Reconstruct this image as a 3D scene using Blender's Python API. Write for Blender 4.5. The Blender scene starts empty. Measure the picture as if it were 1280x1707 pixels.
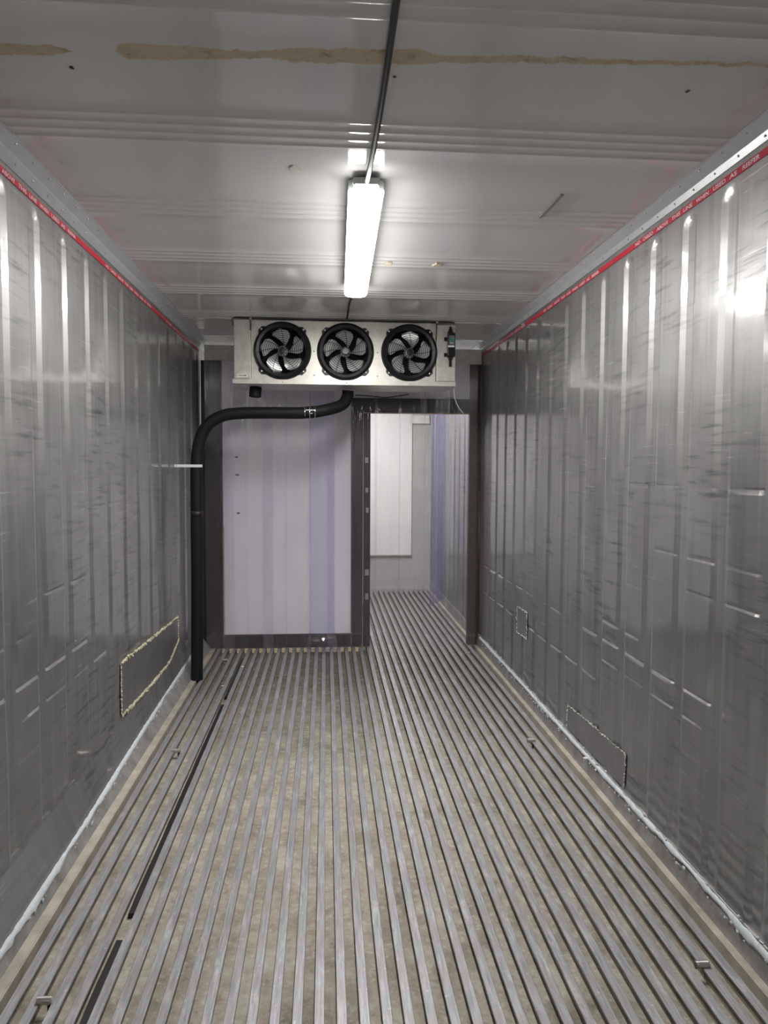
import bpy, math, random
from mathutils import Vector, Matrix, noise

random.seed(7)
scene = bpy.context.scene
COL = scene.collection

# ------------------------------------------------------------------ camera, light, exposure
cam_data = bpy.data.cameras.new('camera')
cam_data.sensor_fit = 'HORIZONTAL'
cam_data.sensor_width = 36.0
cam_data.lens = 1220.0 / 1280.0 * 36.0
cam_data.clip_start = 0.02
cam = bpy.data.objects.new('camera', cam_data)
COL.objects.link(cam)
rot = Matrix(((0.9968863, 0.0, -0.0788521), (-0.0787102, 0.0599503, -0.9950933), (0.0047272, 0.9982014, 0.0597636)))
cam.matrix_world = Matrix.Translation((0, 0, 1.48)) @ rot.to_4x4()
scene.camera = cam

LAMP_STRENGTH = 92.0        # the tube light in the picture
REAR_LAMP_STRENGTH = 20.0    # same kind of tube, on the ceiling behind the photographer
FAR_LAMP_STRENGTH = 62.0    # same kind of tube, in the compartment behind the curtain
WALL_DULL = 0.6             # share of the rough lobe on the metal walls
LAMP_COLOR = (1.0, 0.985, 0.95, 1)

vs = scene.view_settings
vs.view_transform = 'Standard'
vs.look = 'None'
vs.exposure = 0.3
vs.gamma = 1.0
vs.use_curve_mapping = False
world = bpy.data.worlds.new('world')
scene.world = world
world.use_nodes = True
world.node_tree.nodes['Background'].inputs[0].default_value = (0.02, 0.02, 0.02, 1)
scene.cycles.use_denoising = True
scene.cycles.max_bounces = 12
scene.cycles.diffuse_bounces = 6
scene.cycles.glossy_bounces = 8
scene.cycles.transparent_max_bounces = 48

# ------------------------------------------------------------------ place (metres; x right, y into the container, z up)
XL, XR, H = -1.012, 1.276, 2.49
Y0, Y1 = -1.6, 8.85
YP = 6.0                     # plane of the partition
PITCH, PHASE = 0.06047, 0.0433


# ------------------------------------------------------------------ materials
def nodes_of(name):
    m = bpy.data.materials.new(name)
    m.use_nodes = True
    nt = m.node_tree
    nt.nodes.clear()
    out = nt.nodes.new('ShaderNodeOutputMaterial')
    return m, nt, out


class NB:
    """small helper for node graphs"""
    def __init__(self, name):
        self.m, self.nt, self.out = nodes_of(name)
        self.tc = None

    def n(self, kind, **kw):
        nd = self.nt.nodes.new(kind)
        for k, v in kw.items():
            setattr(nd, k, v)
        return nd

    def link(self, a, b):
        self.nt.links.new(a, b)

    def obj(self, scale=(1, 1, 1), rot=(0, 0, 0), loc=(0, 0, 0)):
        if self.tc is None:
            self.tc = self.n('ShaderNodeTexCoord')
        mp = self.n('ShaderNodeMapping')
        mp.inputs['Scale'].default_value = scale
        mp.inputs['Rotation'].default_value = rot
        mp.inputs['Location'].default_value = loc
        self.link(self.tc.outputs['Object'], mp.inputs['Vector'])
        return mp.outputs[0]

    def noise(self, vec, scale=5, detail=4, rough=0.55, dist=0.0):
        nd = self.n('ShaderNodeTexNoise')
        nd.inputs['Scale'].default_value = scale
        nd.inputs['Detail'].default_value = detail
        nd.inputs['Roughness'].default_value = rough
        nd.inputs['Distortion'].default_value = dist
        self.link(vec, nd.inputs['Vector'])
        return nd.outputs['Fac']

    def ramp(self, fac, stops, interp='LINEAR'):
        nd = self.n('ShaderNodeValToRGB')
        cr = nd.color_ramp
        cr.interpolation = interp
        while len(cr.elements) < len(stops):
            cr.elements.new(0.5)
        for e, (p, c) in zip(cr.elements, stops):
            e.position = p
            if not isinstance(c, (tuple, list)):
                c = (c, c, c)
            e.color = (c[0], c[1], c[2], 1)
        self.link(fac, nd.inputs['Fac'])
        return nd.outputs['Color']

    def math(self, op, a, b=None, clamp=False):
        nd = self.n('ShaderNodeMath', operation=op, use_clamp=clamp)
        for i, v in enumerate((a, b)):
            if v is None:
                continue
            if isinstance(v, (int, float)):
                nd.inputs[i].default_value = v
            else:
                self.link(v, nd.inputs[i])
        return nd.outputs[0]

    def mix(self, fac, a, b, mode='MIX'):
        nd = self.n('ShaderNodeMix', data_type='RGBA', blend_type=mode)
        for sock, v in ((nd.inputs[0], fac), (nd.inputs[6], a), (nd.inputs[7], b)):
            if isinstance(v, (int, float)):
                sock.default_value = v
            elif isinstance(v, (tuple, list)):
                sock.default_value = (v[0], v[1], v[2], 1)
            else:
                self.link(v, sock)
        return nd.outputs[2]

    def bump(self, height, strength=0.2, dist=0.01):
        nd = self.n('ShaderNodeBump')
        nd.inputs['Strength'].default_value = strength
        nd.inputs['Distance'].default_value = dist
        self.link(height, nd.inputs['Height'])
        return nd.outputs[0]

    def principled(self, color, rough=0.5, metal=0.0, normal=None, spec=0.5, coat=0.0, coat_rough=0.05):
        p = self.n('ShaderNodeBsdfPrincipled')
        for key, v in (('Base Color', color), ('Roughness', rough), ('Metallic', metal)):
            if isinstance(v, (int, float)):
                p.inputs[key].default_value = v
            elif isinstance(v, (tuple, list)):
                p.inputs[key].default_value = (v[0], v[1], v[2], 1)
            else:
                self.link(v, p.inputs[key])
        p.inputs['Specular IOR Level'].default_value = spec
        p.inputs['Coat Weight'].default_value = coat
        p.inputs['Coat Roughness'].default_value = coat_rough
        if normal is not None:
            self.link(normal, p.inputs['Normal'])
        self.link(p.outputs[0], self.out.inputs['Surface'])
        return p


def mat_plain(name, color, rough=0.5, metal=0.0, var=0.12, scale=14, bump=0.0, coat=0.0, spec=0.5):
    b = NB(name)
    v = b.obj()
    n1 = b.noise(v, scale, 5, 0.6)
    lo = tuple(c * (1 - var) for c in color)
    hi = tuple(min(1, c * (1 + var)) for c in color)
    colr = b.ramp(n1, [(0.3, lo), (0.7, hi)])
    nrm = b.bump(b.noise(v, scale * 4, 4), bump, 0.003) if bump else None
    b.principled(colr, rough, metal, nrm, spec, coat)
    return b.m


def mat_wall():
    b = NB('scuffed_sheet_metal')
    cloud = b.noise(b.obj(), 1.7, 5, 0.6, 0.4)
    drip = b.noise(b.obj(scale=(6, 7, 0.45)), 2.6, 5, 0.62)
    # scuffs: long along y with a small tilt, in two directions, only in blotches
    s1 = b.noise(b.obj(scale=(3, 1.6, 17), rot=(0.16, 0, 0)), 2.6, 5, 0.6)
    s2 = b.noise(b.obj(scale=(3, 1.2, 30), rot=(-0.12, 0, 0), loc=(3, 1, 2)), 2.2, 6, 0.66)
    blot = b.noise(b.obj(loc=(5, 2, 1)), 2.4, 3, 0.5)
    blot2 = b.noise(b.obj(loc=(1, 7, 3), scale=(1, 1, 1.5)), 2.0, 4, 0.55)
    dark = b.math('MULTIPLY', b.ramp(s1, [(0.52, 0.0), (0.68, 1.0)]), b.ramp(blot, [(0.40, 0.0), (0.66, 1.0)]))
    light = b.math('MULTIPLY', b.ramp(s2, [(0.60, 0.0), (0.72, 1.0)]), b.ramp(blot2, [(0.47, 0.0), (0.64, 1.0)]))
    base = b.ramp(cloud, [(0.3, (0.37, 0.363, 0.366)), (0.7, (0.49, 0.485, 0.48))])
    base = b.mix(b.math('MULTIPLY', dark, 0.7), base, (0.12, 0.12, 0.125))
    base = b.mix(b.math('MULTIPLY', b.ramp(drip, [(0.5, 0.0), (0.75, 1.0)]), 0.35), base, (0.23, 0.222, 0.218))
    hgt = b.math('ADD', b.noise(b.obj(scale=(1, 1, 0.6)), 7, 3), b.math('MULTIPLY', s1, 0.22))
    nrm = b.bump(hgt, 0.07, 0.008)
    p = b.principled(base, b.ramp(cloud, [(0.25, 0.065), (0.75, 0.15)]), 1.0, nrm)
    q = b.n('ShaderNodeBsdfPrincipled')
    b.link(base, q.inputs['Base Color'])
    q.inputs['Metallic'].default_value = 0.85
    q.inputs['Roughness'].default_value = 0.5
    b.link(nrm, q.inputs['Normal'])
    mx = b.n('ShaderNodeMixShader')
    fac = b.math('ADD', b.ramp(drip, [(0.3, WALL_DULL - 0.12), (0.7, WALL_DULL + 0.12)]), b.math('MULTIPLY', light, 0.4), True)
    base = b.mix(b.math('MULTIPLY', light, 0.6), base, (0.68, 0.67, 0.66))
    b.link(base, q.inputs['Base Color'])
    b.link(base, p.inputs['Base Color'])
    b.link(fac, mx.inputs[0])
    b.link(p.outputs[0], mx.inputs[1])
    b.link(q.outputs[0], mx.inputs[2])
    b.link(mx.outputs[0], b.out.inputs['Surface'])
    return b.m


def mat_ceiling():
    b = NB('grey_gloss_ceiling_paint')
    v = b.obj()
    col = b.ramp(b.noise(b.obj(scale=(2.5, 0.5, 1)), 2.2, 4, 0.6), [(0.3, (0.76, 0.745, 0.745)), (0.75, (0.82, 0.81, 0.80))])
    # rusty residue band crossing the ceiling: a strip about 5 cm wide along x, with its own ragged outline
    sep = b.n('ShaderNodeSeparateXYZ')
    b.link(b.tc.outputs['Object'], sep.inputs[0])
    X, Y = sep.outputs['X'], sep.outputs['Y']
    centre = b.math('ADD', b.math('MULTIPLY', X, -0.052), 1.866)
    wob = b.math('MULTIPLY', b.math('SUBTRACT', b.noise(b.obj(scale=(7, 1, 1)), 2.0, 5, 0.7), 0.5), 0.05)
    d = b.math('ABSOLUTE', b.math('SUBTRACT', b.math('ADD', Y, wob), centre))
    width = b.ramp(b.math('MULTIPLY', b.math('ADD', X, 1.1), 0.4545),
                   [(0.12, 0.030), (0.20, 0.026), (0.225, 0.0), (0.268, 0.0), (0.275, 0.040), (0.33, 0.036), (0.43, 0.018),
                    (0.46, 0.034), (0.60, 0.038), (0.625, 0.020), (0.8, 0.016), (1.0, 0.010)])
    fine = b.math('MULTIPLY', b.math('SUBTRACT', b.noise(v, 60, 4), 0.5), 0.022)
    edge = b.math('SUBTRACT', b.math('ADD', width, fine), d)
    mask = b.math('MULTIPLY', b.ramp(b.math('MULTIPLY', edge, 90.0, ), [(0.0, 0.0), (0.5, 1.0)]), b.ramp(width, [(0.0, 0.0), (0.004, 1.0)]))
    stain = b.ramp(b.noise(v, 26, 6, 0.7), [(0.3, (0.30, 0.20, 0.10)), (0.45, (0.60, 0.48, 0.30)), (0.75, (0.70, 0.60, 0.42))])
    col = b.mix(b.math('MULTIPLY', mask, 0.85), col, stain)
    # faint reddish rub marks beside the cornices
    r1 = b.math('ABSOLUTE', b.math('SUBTRACT', b.math('ABSOLUTE', b.math('SUBTRACT', X, 0.142)), 1.02))
    rub = b.math('MULTIPLY', b.ramp(r1, [(0.0, 1.0), (0.035, 0.0)]), b.ramp(b.noise(v, 7, 6, 0.75), [(0.5, 0.0), (0.7, 1.0)]))
    col = b.mix(b.math('MULTIPLY', rub, 0.5), col, (0.55, 0.30, 0.29))
    rough = b.mix(mask, b.ramp(b.noise(v, 5, 4), [(0.3, 0.06), (0.7, 0.11)]), (0.8, 0.8, 0.8))
    hgt = b.math('ADD', b.noise(v, 3.0, 2), b.math('MULTIPLY', mask, 0.4))
    b.principled(col, rough, 0.0, b.bump(hgt, 0.05, 0.01), 0.5)
    return b.m


def mat_rail():
    b = NB('worn_aluminium_rail')
    v = b.obj()
    st = b.noise(b.obj(scale=(60, 2.2, 10)), 3.0, 7, 0.75)
    bl = b.noise(v, 5.5, 6, 0.7)
    col = b.ramp(st, [(0.33, (0.20, 0.20, 0.22)), (0.67, (0.46, 0.46, 0.485))])
    dirt = b.ramp(bl, [(0.46, 0.0), (0.66, 1.0)])
    col = b.mix(b.math('MULTIPLY', dirt, 0.6), col, (0.30, 0.27, 0.22))
    spots = b.ramp(b.noise(v, 55, 4, 0.7), [(0.62, 0.0), (0.74, 1.0)])
    col = b.mix(b.math('MULTIPLY', spots, 0.7), col, (0.74, 0.74, 0.72))
    chalk = b.ramp(b.noise(b.obj(scale=(9, 2.2, 1), loc=(3, 3, 3)), 2.4, 5, 0.7), [(0.55, 0.0), (0.72, 1.0)])
    col = b.mix(b.math('MULTIPLY', chalk, 0.5), col, (0.68, 0.68, 0.67))
    rough = b.ramp(st, [(0.3, 0.38), (0.7, 0.55)])
    b.principled(col, rough, 0.45, b.bump(st, 0.12, 0.002))
    return b.m


def mat_floor():
    b = NB('dirty_floor_channel')
    v = b.obj()
    n1 = b.noise(v, 6, 7, 0.7)
    n2 = b.noise(b.obj(scale=(12, 1.5, 1)), 2.0, 5, 0.65)
    col = b.ramp(n1, [(0.28, (0.17, 0.148, 0.115)), (0.5, (0.33, 0.297, 0.245)), (0.72, (0.48, 0.452, 0.40))])
    col = b.mix(b.math('MULTIPLY', b.ramp(n2, [(0.5, 0.0), (0.75, 1.0)]), 0.5), col, (0.46, 0.43, 0.38))
    # bed colour gets darker towards the partition, with a ragged front
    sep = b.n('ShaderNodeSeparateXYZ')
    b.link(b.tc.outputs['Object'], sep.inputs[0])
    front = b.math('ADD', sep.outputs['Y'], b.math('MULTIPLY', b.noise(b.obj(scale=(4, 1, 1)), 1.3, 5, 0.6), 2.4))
    far_dark = b.math('MULTIPLY', b.ramp(b.math('MULTIPLY', b.math('SUBTRACT', front, 4.6), 0.4, True), [(0.0, 0.0), (0.7, 1.0)]), 0.62)
    col = b.mix(far_dark, col, (0.085, 0.078, 0.062))
    rust = b.ramp(b.noise(v, 9, 5, 0.6), [(0.66, 0.0), (0.76, 1.0)])
    col = b.mix(b.math('MULTIPLY', rust, 0.55), col, (0.30, 0.145, 0.05))
    fleck = b.noise(v, 34, 6, 0.75)
    col = b.mix(b.math('MULTIPLY', b.ramp(fleck, [(0.53, 0.0), (0.68, 1.0)]), 0.55), col, (0.60, 0.57, 0.51))
    col = b.mix(b.math('MULTIPLY', b.ramp(fleck, [(0.30, 1.0), (0.44, 0.0)]), 0.55), col, (0.12, 0.10, 0.075))
    speck = b.ramp(b.noise(v, 120, 2), [(0.68, 0.0), (0.74, 1.0)])
    col = b.mix(b.math('MULTIPLY', speck, 0.5), col, (0.12, 0.10, 0.08))
    b.principled(col, 0.8, 0.0, b.bump(b.noise(v, 70, 4), 0.3, 0.003), 0.3)
    return b.m


def mat_pvc(name='clear_pvc_strip', tint=None, haze=0.02):
    b = NB(name)
    v = b.obj()
    smear = b.noise(b.obj(scale=(5, 5, 1.0)), 2.2, 4, 0.6)
    nrm = b.bump(b.noise(b.obj(scale=(9, 9, 2.0)), 1.6, 3), 0.4, 0.02)
    tr = b.n('ShaderNodeBsdfTransparent')
    b.link(b.ramp(smear, [(0.3, (0.966, 0.958, 0.986)), (0.7, (0.988, 0.984, 0.996))]), tr.inputs[0])
    if tint:
        b.nt.links.remove(tr.inputs[0].links[0])
        tr.inputs[0].default_value = tint
    gl = b.n('ShaderNodeBsdfGlossy')
    gl.inputs['Color'].default_value = (1, 1, 1, 1)
    b.link(b.ramp(smear, [(0.3, 0.05), (0.8, 0.13)]), gl.inputs['Roughness'])
    b.link(nrm, gl.inputs['Normal'])
    df = b.n('ShaderNodeBsdfDiffuse')
    df.inputs[0].default_value = (0.80, 0.78, 0.90, 1)
    lw = b.n('ShaderNodeLayerWeight')
    lw.inputs['Blend'].default_value = 0.5
    fr = b.math('ADD', b.math('MULTIPLY', b.math('POWER', lw.outputs['Facing'], 5.0), 0.9), 0.04)
    m1 = b.n('ShaderNodeMixShader')
    m1.inputs[0].default_value = haze
    b.link(tr.outputs[0], m1.inputs[1])
    b.link(df.outputs[0], m1.inputs[2])
    m2 = b.n('ShaderNodeMixShader')
    b.link(fr, m2.inputs[0])
    b.link(m1.outputs[0], m2.inputs[1])
    b.link(gl.outputs[0], m2.inputs[2])
    b.link(m2.outputs[0], b.out.inputs['Surface'])
    return b.m


def mat_wood():
    b = NB('dark_film_faced_board')
    grain = b.noise(b.obj(scale=(22, 22, 1.4)), 2.5, 6, 0.65, 0.5)
    col = b.ramp(grain, [(0.3, (0.010, 0.006, 0.006)), (0.7, (0.032, 0.020, 0.018))])
    b.principled(col, 0.42, 0.0, b.bump(grain, 0.08, 0.003))
    return b.m


def mat_galv():
    b = NB('galvanised_sheet')
    v = b.obj()
    sp = b.noise(v, 30, 5, 0.65)
    bl = b.noise(v, 4.5, 5, 0.65)
    col = b.ramp(sp, [(0.3, (0.50, 0.485, 0.45)), (0.7, (0.66, 0.645, 0.60))])
    col = b.mix(b.math('MULTIPLY', b.ramp(bl, [(0.48, 0.0), (0.7, 1.0)]), 0.5), col, (0.42, 0.385, 0.31))
    b.principled(col, b.ramp(sp, [(0.3, 0.35), (0.7, 0.5)]), 0.55, b.bump(sp, 0.05, 0.002))
    return b.m


def mat_emit(name, strength):
    b = NB(name)
    e = b.n('ShaderNodeEmission')
    e.inputs[0].default_value = LAMP_COLOR
    # the LEDs point down, so the flanks of the diffuser glow far less than its underside
    geo = b.n('ShaderNodeNewGeometry')
    sp = b.n('ShaderNodeSeparateXYZ')
    b.link(geo.outputs['Normal'], sp.inputs[0])
    b.link(b.math('MULTIPLY', b.ramp(b.math('MAXIMUM', b.math('MULTIPLY', sp.outputs['Z'], -1.0, True), b.math('MULTIPLY', b.math('ABSOLUTE', sp.outputs['Y']), 0.5)), [(0.0, 0.10), (0.35, 0.3), (0.9, 1.0)]), strength), e.inputs[1])
    b.link(e.outputs[0], b.out.inputs['Surface'])
    return b.m


def mat_display():
    b = NB('green_display')
    e = b.n('ShaderNodeEmission')
    v = b.obj(scale=(1, 1, 1))
    e.inputs[1].default_value = 0.5
    b.link(b.ramp(b.noise(v, 160, 1), [(0.4, (0.015, 0.10, 0.06)), (0.6, (0.05, 0.26, 0.16))]), e.inputs[0])
    b.link(e.outputs[0], b.out.inputs['Surface'])
    return b.m


M = dict(
    wall=mat_wall(), ceiling=mat_ceiling(), rail=mat_rail(), floor=mat_floor(), pvc=mat_pvc(), pvc_tint=mat_pvc('lavender_pvc', (0.93, 0.92, 0.975, 1), 0.03), pvc_old=mat_pvc('purple_tinted_pvc', (0.86, 0.85, 0.95, 1), 0.08), wood=mat_wood(), galv=mat_galv(),
    cornice=mat_plain('brushed_aluminium_trim', (0.66, 0.68, 0.69), 0.36, 0.5, 0.06, 20),
    kick=mat_plain('grey_kick_strip', (0.30, 0.29, 0.28), 0.5, 0.4, 0.3, 12, 0.15),
    beige=mat_plain('beige_floor_edge', (0.40, 0.365, 0.31), 0.7, 0.15, 0.25, 10, 0.15),
    red=mat_plain('red_warning_tape', (0.62, 0.014, 0.045), 0.42, 0.0, 0.08, 20),
    white_ink=mat_plain('white_ink', (0.80, 0.74, 0.75), 0.5, 0.0, 0.05, 20),
    sealant=mat_plain('light_grey_sealant', (0.56, 0.60, 0.63), 0.4, 0.0, 0.12, 40, 0.2),
    grime_shade=mat_plain('grimy_shaded_stem', (0.26, 0.235, 0.195), 0.7, 0.1, 0.35, 14),
    bead=mat_plain('yellowed_sealant_crumbs', (0.55, 0.50, 0.36), 0.55, 0.0, 0.25, 60),
    bead_grey=mat_plain('grey_sealant_crumbs', (0.50, 0.49, 0.47), 0.5, 0.0, 0.3, 60),
    patch=mat_plain('dull_metal_plate', (0.38, 0.37, 0.37), 0.34, 0.85, 0.15, 9, 0.1),
    panel=mat_plain('white_laminate_panel', (0.90, 0.895, 0.915), 0.32, 0.0, 0.02, 3),
    panel_far=mat_plain('white_door_sheet', (0.86, 0.86, 0.84), 0.4, 0.0, 0.03, 5),
    far=mat_plain('grey_end_wall_paint', (0.47, 0.47, 0.45), 0.5, 0.0, 0.08, 5, 0.05),
    beam=mat_plain('stained_pale_beam', (0.80, 0.765, 0.71), 0.55, 0.0, 0.15, 16, 0.1),
    raw=mat_plain('raw_plywood_edge', (0.52, 0.36, 0.25), 0.7, 0.0, 0.2, 50),
    rustpost=mat_plain('rusty_brown_post', (0.05, 0.026, 0.018), 0.6, 0.0, 0.5, 30, 0.2),
    foam=mat_plain('yellow_foam', (0.85, 0.73, 0.44), 0.85, 0.0, 0.2, 60, 0.3),
    hose=mat_plain('black_foam_insulation', (0.007, 0.008, 0.009), 0.6, 0.0, 0.2, 25, 0.08, 0.0, 0.25),
    rubber=mat_plain('black_rubber', (0.012, 0.011, 0.011), 0.5, 0.0, 0.3, 30, 0.1),
    cable=mat_plain('black_cable_sheath', (0.016, 0.017, 0.02), 0.38, 0.0, 0.15, 30),
    chrome=mat_plain('silver_clip', (0.80, 0.80, 0.80), 0.2, 1.0, 0.05, 40),
    strap=mat_plain('white_plastic_strap', (0.72, 0.74, 0.75), 0.4, 0.0, 0.05, 20),
    black=mat_plain('black_moulded_plastic', (0.008, 0.009, 0.011), 0.36, 0.0, 0.15, 20, 0, 0, 0.3),
    void=mat_plain('matt_black_lining', (0.006, 0.006, 0.006), 0.9, 0.0, 0.1, 10),
    blade=mat_plain('brushed_fan_blade', (0.60, 0.60, 0.60), 0.33, 0.4, 0.06, 20),
    wire=mat_plain('black_guard_wire', (0.012, 0.012, 0.013), 0.3, 0.3, 0.1, 20),
    steel=mat_plain('worn_steel', (0.50, 0.48, 0.45), 0.35, 0.9, 0.2, 30),
    label=mat_plain('white_sticker', (0.82, 0.83, 0.81), 0.4, 0.0, 0.02, 10),
    ink=mat_plain('dark_print', (0.05, 0.06, 0.06), 0.5, 0.0, 0.05, 10),
    fixture=mat_plain('greenish_grey_plastic', (0.42, 0.47, 0.43), 0.35, 0.0, 0.05, 20),
    adhesive=mat_plain('dried_adhesive', (0.62, 0.55, 0.42), 0.7, 0.0, 0.3, 60, 0.4),
    pale=mat_plain('pale_scrap', (0.75, 0.73, 0.68), 0.6, 0.0, 0.1, 30),
    tape=mat_plain('silver_grey_tape', (0.34, 0.34, 0.36), 0.35, 0.3, 0.1, 20),
    smudge=mat_plain('dark_grey_residue', (0.16, 0.16, 0.17), 0.6, 0.0, 0.3, 80),
    lamp=mat_emit('lit_diffuser', LAMP_STRENGTH),
    lamp_rear=mat_emit('lit_diffuser_rear', REAR_LAMP_STRENGTH),
    lamp_far=mat_emit('lit_diffuser_far', FAR_LAMP_STRENGTH),
    display=mat_display(),
    curtain_far=mat_plain('white_doors', (0.5, 0.5, 0.5), 0.5, 0.0, 0.05, 4),
)


# ------------------------------------------------------------------ mesh helpers
class MB:
    def __init__(self):
        self.v, self.f = [], []

    def box(self, x0, x1, y0, y1, z0, z1):
        i = len(self.v)
        self.v += [(x, y, z) for z in (z0, z1) for y in (y0, y1) for x in (x0, x1)]
        for q in ((0, 2, 3, 1), (4, 5, 7, 6), (0, 1, 5, 4), (2, 6, 7, 3), (0, 4, 6, 2), (1, 3, 7, 5)):
            self.f.append(tuple(i + k for k in q))
        return self

    def grid(self, rows, close_u=False, cap=False):
        """rows: list of equal-length lists of points"""
        i = len(self.v)
        nu = len(rows[0])
        for r in rows:
            self.v += [tuple(p) for p in r]
        for a in range(len(rows) - 1):
            for b in range(nu if close_u else nu - 1):
                c = (b + 1) % nu
                self.f.append((i + a * nu + b, i + a * nu + c, i + (a + 1) * nu + c, i + (a + 1) * nu + b))
        if cap:
            self.f.append(tuple(i + k for k in reversed(range(nu))))
            self.f.append(tuple(i + (len(rows) - 1) * nu + k for k in range(nu)))
        return self

    def tube(self, pts, r, seg=12, cap=True):
        pts = [Vector(p) for p in pts]
        rows = []
        up = None
        for k, p in enumerate(pts):
            t = (pts[min(k + 1, len(pts) - 1)] - pts[max(k - 1, 0)]).normalized()
            if up is None:
                a = Vector((0, 0, 1)) if abs(t.z) < 0.9 else Vector((1, 0, 0))
                up = (a - t * a.dot(t)).normalized()
            else:
                up = (up - t * up.dot(t)).normalized()
            sd = t.cross(up)
            rr = r[k] if isinstance(r, (list, tuple)) else r
            rows.append([p + (up * math.cos(2 * math.pi * s / seg) + sd * math.sin(2 * math.pi * s / seg)) * rr for s in range(seg)])
        return self.grid(rows, True, cap)

    def blob(self, c, r, seg=6, rings=4, flat=(1, 1, 1)):
        c = Vector(c)
        rows = []
        for a in range(rings + 1):
            th = math.pi * (0.02 + 0.96 * a / rings)
            rows.append([c + Vector((math.sin(th) * math.cos(2 * math.pi * s / seg) * r * flat[0],
                                     math.sin(th) * math.sin(2 * math.pi * s / seg) * r * flat[1],
                                     math.cos(th) * r * flat[2])) for s in range(seg)])
        return self.grid(rows, True, True)

    def lathe_y(self, prof, cx, cz, seg=48, close=True):
        """prof: list of (radius, y); revolve about the y axis through (cx, cz)"""
        rows = []
        for s in range(seg):
            a = 2 * math.pi * s / seg
            rows.append([(cx + r * math.cos(a), y, cz + r * math.sin(a)) for r, y in prof])
        rows.append(rows[0])
        i = len(self.v)
        n = len(prof)
        for r in rows[:-1]:
            self.v += r
        for s in range(seg):
            t = (s + 1) % seg
            for k in range(n if close else n - 1):
                l = (k + 1) % n
                self.f.append((i + s * n + k, i + s * n + l, i + t * n + l, i + t * n + k))
        return self

    def prism_y(self, prof, y0, y1):
        """closed xz profile swept along y"""
        i = len(self.v)
        n = len(prof)
        for y in (y0, y1):
            self.v += [(x, y, z) for x, z in prof]
        for k in range(n):
            l = (k + 1) % n
            self.f.append((i + k, i + l, i + n + l, i + n + k))
        self.f.append(tuple(i + k for k in reversed(range(n))))
        self.f.append(tuple(i + n + k for k in range(n)))
        return self

    def build(self, name, mat, parent=None, smooth=False, bevel=0.0, loc=None):
        me = bpy.data.meshes.new(name)
        me.from_pydata(self.v, [], self.f)
        me.validate()
        import bmesh
        bm = bmesh.new()
        bm.from_mesh(me)
        bmesh.ops.recalc_face_normals(bm, faces=bm.faces)
        bm.to_mesh(me)
        bm.free()
        me.materials.append(mat)
        if smooth:
            for p in me.polygons:
                p.use_smooth = True
        o = bpy.data.objects.new(name, me)
        COL.objects.link(o)
        if parent is not None:
            o.parent = parent
        if loc is not None:
            o.location = loc
        if bevel:
            md = o.modifiers.new('bevel', 'BEVEL')
            md.width = bevel
            md.segments = 2
            md.limit_method = 'ANGLE'
        return o


def tag(o, label=None, cat=None, group=None, kind=None):
    if label:
        o['label'] = label
    if cat:
        o['category'] = cat
    if group:
        o['group'] = group
    if kind:
        o['kind'] = kind
    return o


def thing(name, label, cat, loc=(0, 0, 0), group=None, kind=None):
    o = bpy.data.objects.new(name, None)
    COL.objects.link(o)
    o.location = loc
    o.empty_display_size = 0.1
    return tag(o, label, cat, group, kind)


def sharp(o, angle=35):
    try:
        o.data.set_sharp_from_angle(angle=math.radians(angle))
    except Exception:
        pass
    return o


def smooth_path(pts, n=8):
    """Catmull-Rom through pts"""
    P = [Vector(p) for p in pts]
    P = [P[0] * 2 - P[1]] + P + [P[-1] * 2 - P[-2]]
    out = []
    for k in range(1, len(P) - 2):
        a, b, c, d = P[k - 1:k + 3]
        for s in range(n):
            t = s / n
            out.append(0.5 * ((2 * b) + (c - a) * t + (2 * a - 5 * b + 4 * c - d) * t * t + (-a + 3 * b - 3 * c + d) * t ** 3))
    out.append(P[-2])
    return out


def text_mesh(txt, size):
    cu = bpy.data.curves.new('txt', 'FONT')
    cu.body = txt
    cu.size = size
    cu.extrude = 0.0
    cu.offset = 0.0004
    o = bpy.data.objects.new('txt', cu)
    COL.objects.link(o)
    dg = bpy.context.evaluated_depsgraph_get()
    me = bpy.data.meshes.new_from_object(o.evaluated_get(dg))
    vs_ = [v.co.copy() for v in me.vertices]
    fs = [tuple(p.vertices) for p in me.polygons]
    bpy.data.objects.remove(o)
    bpy.data.curves.remove(cu)
    return vs_, fs


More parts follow.
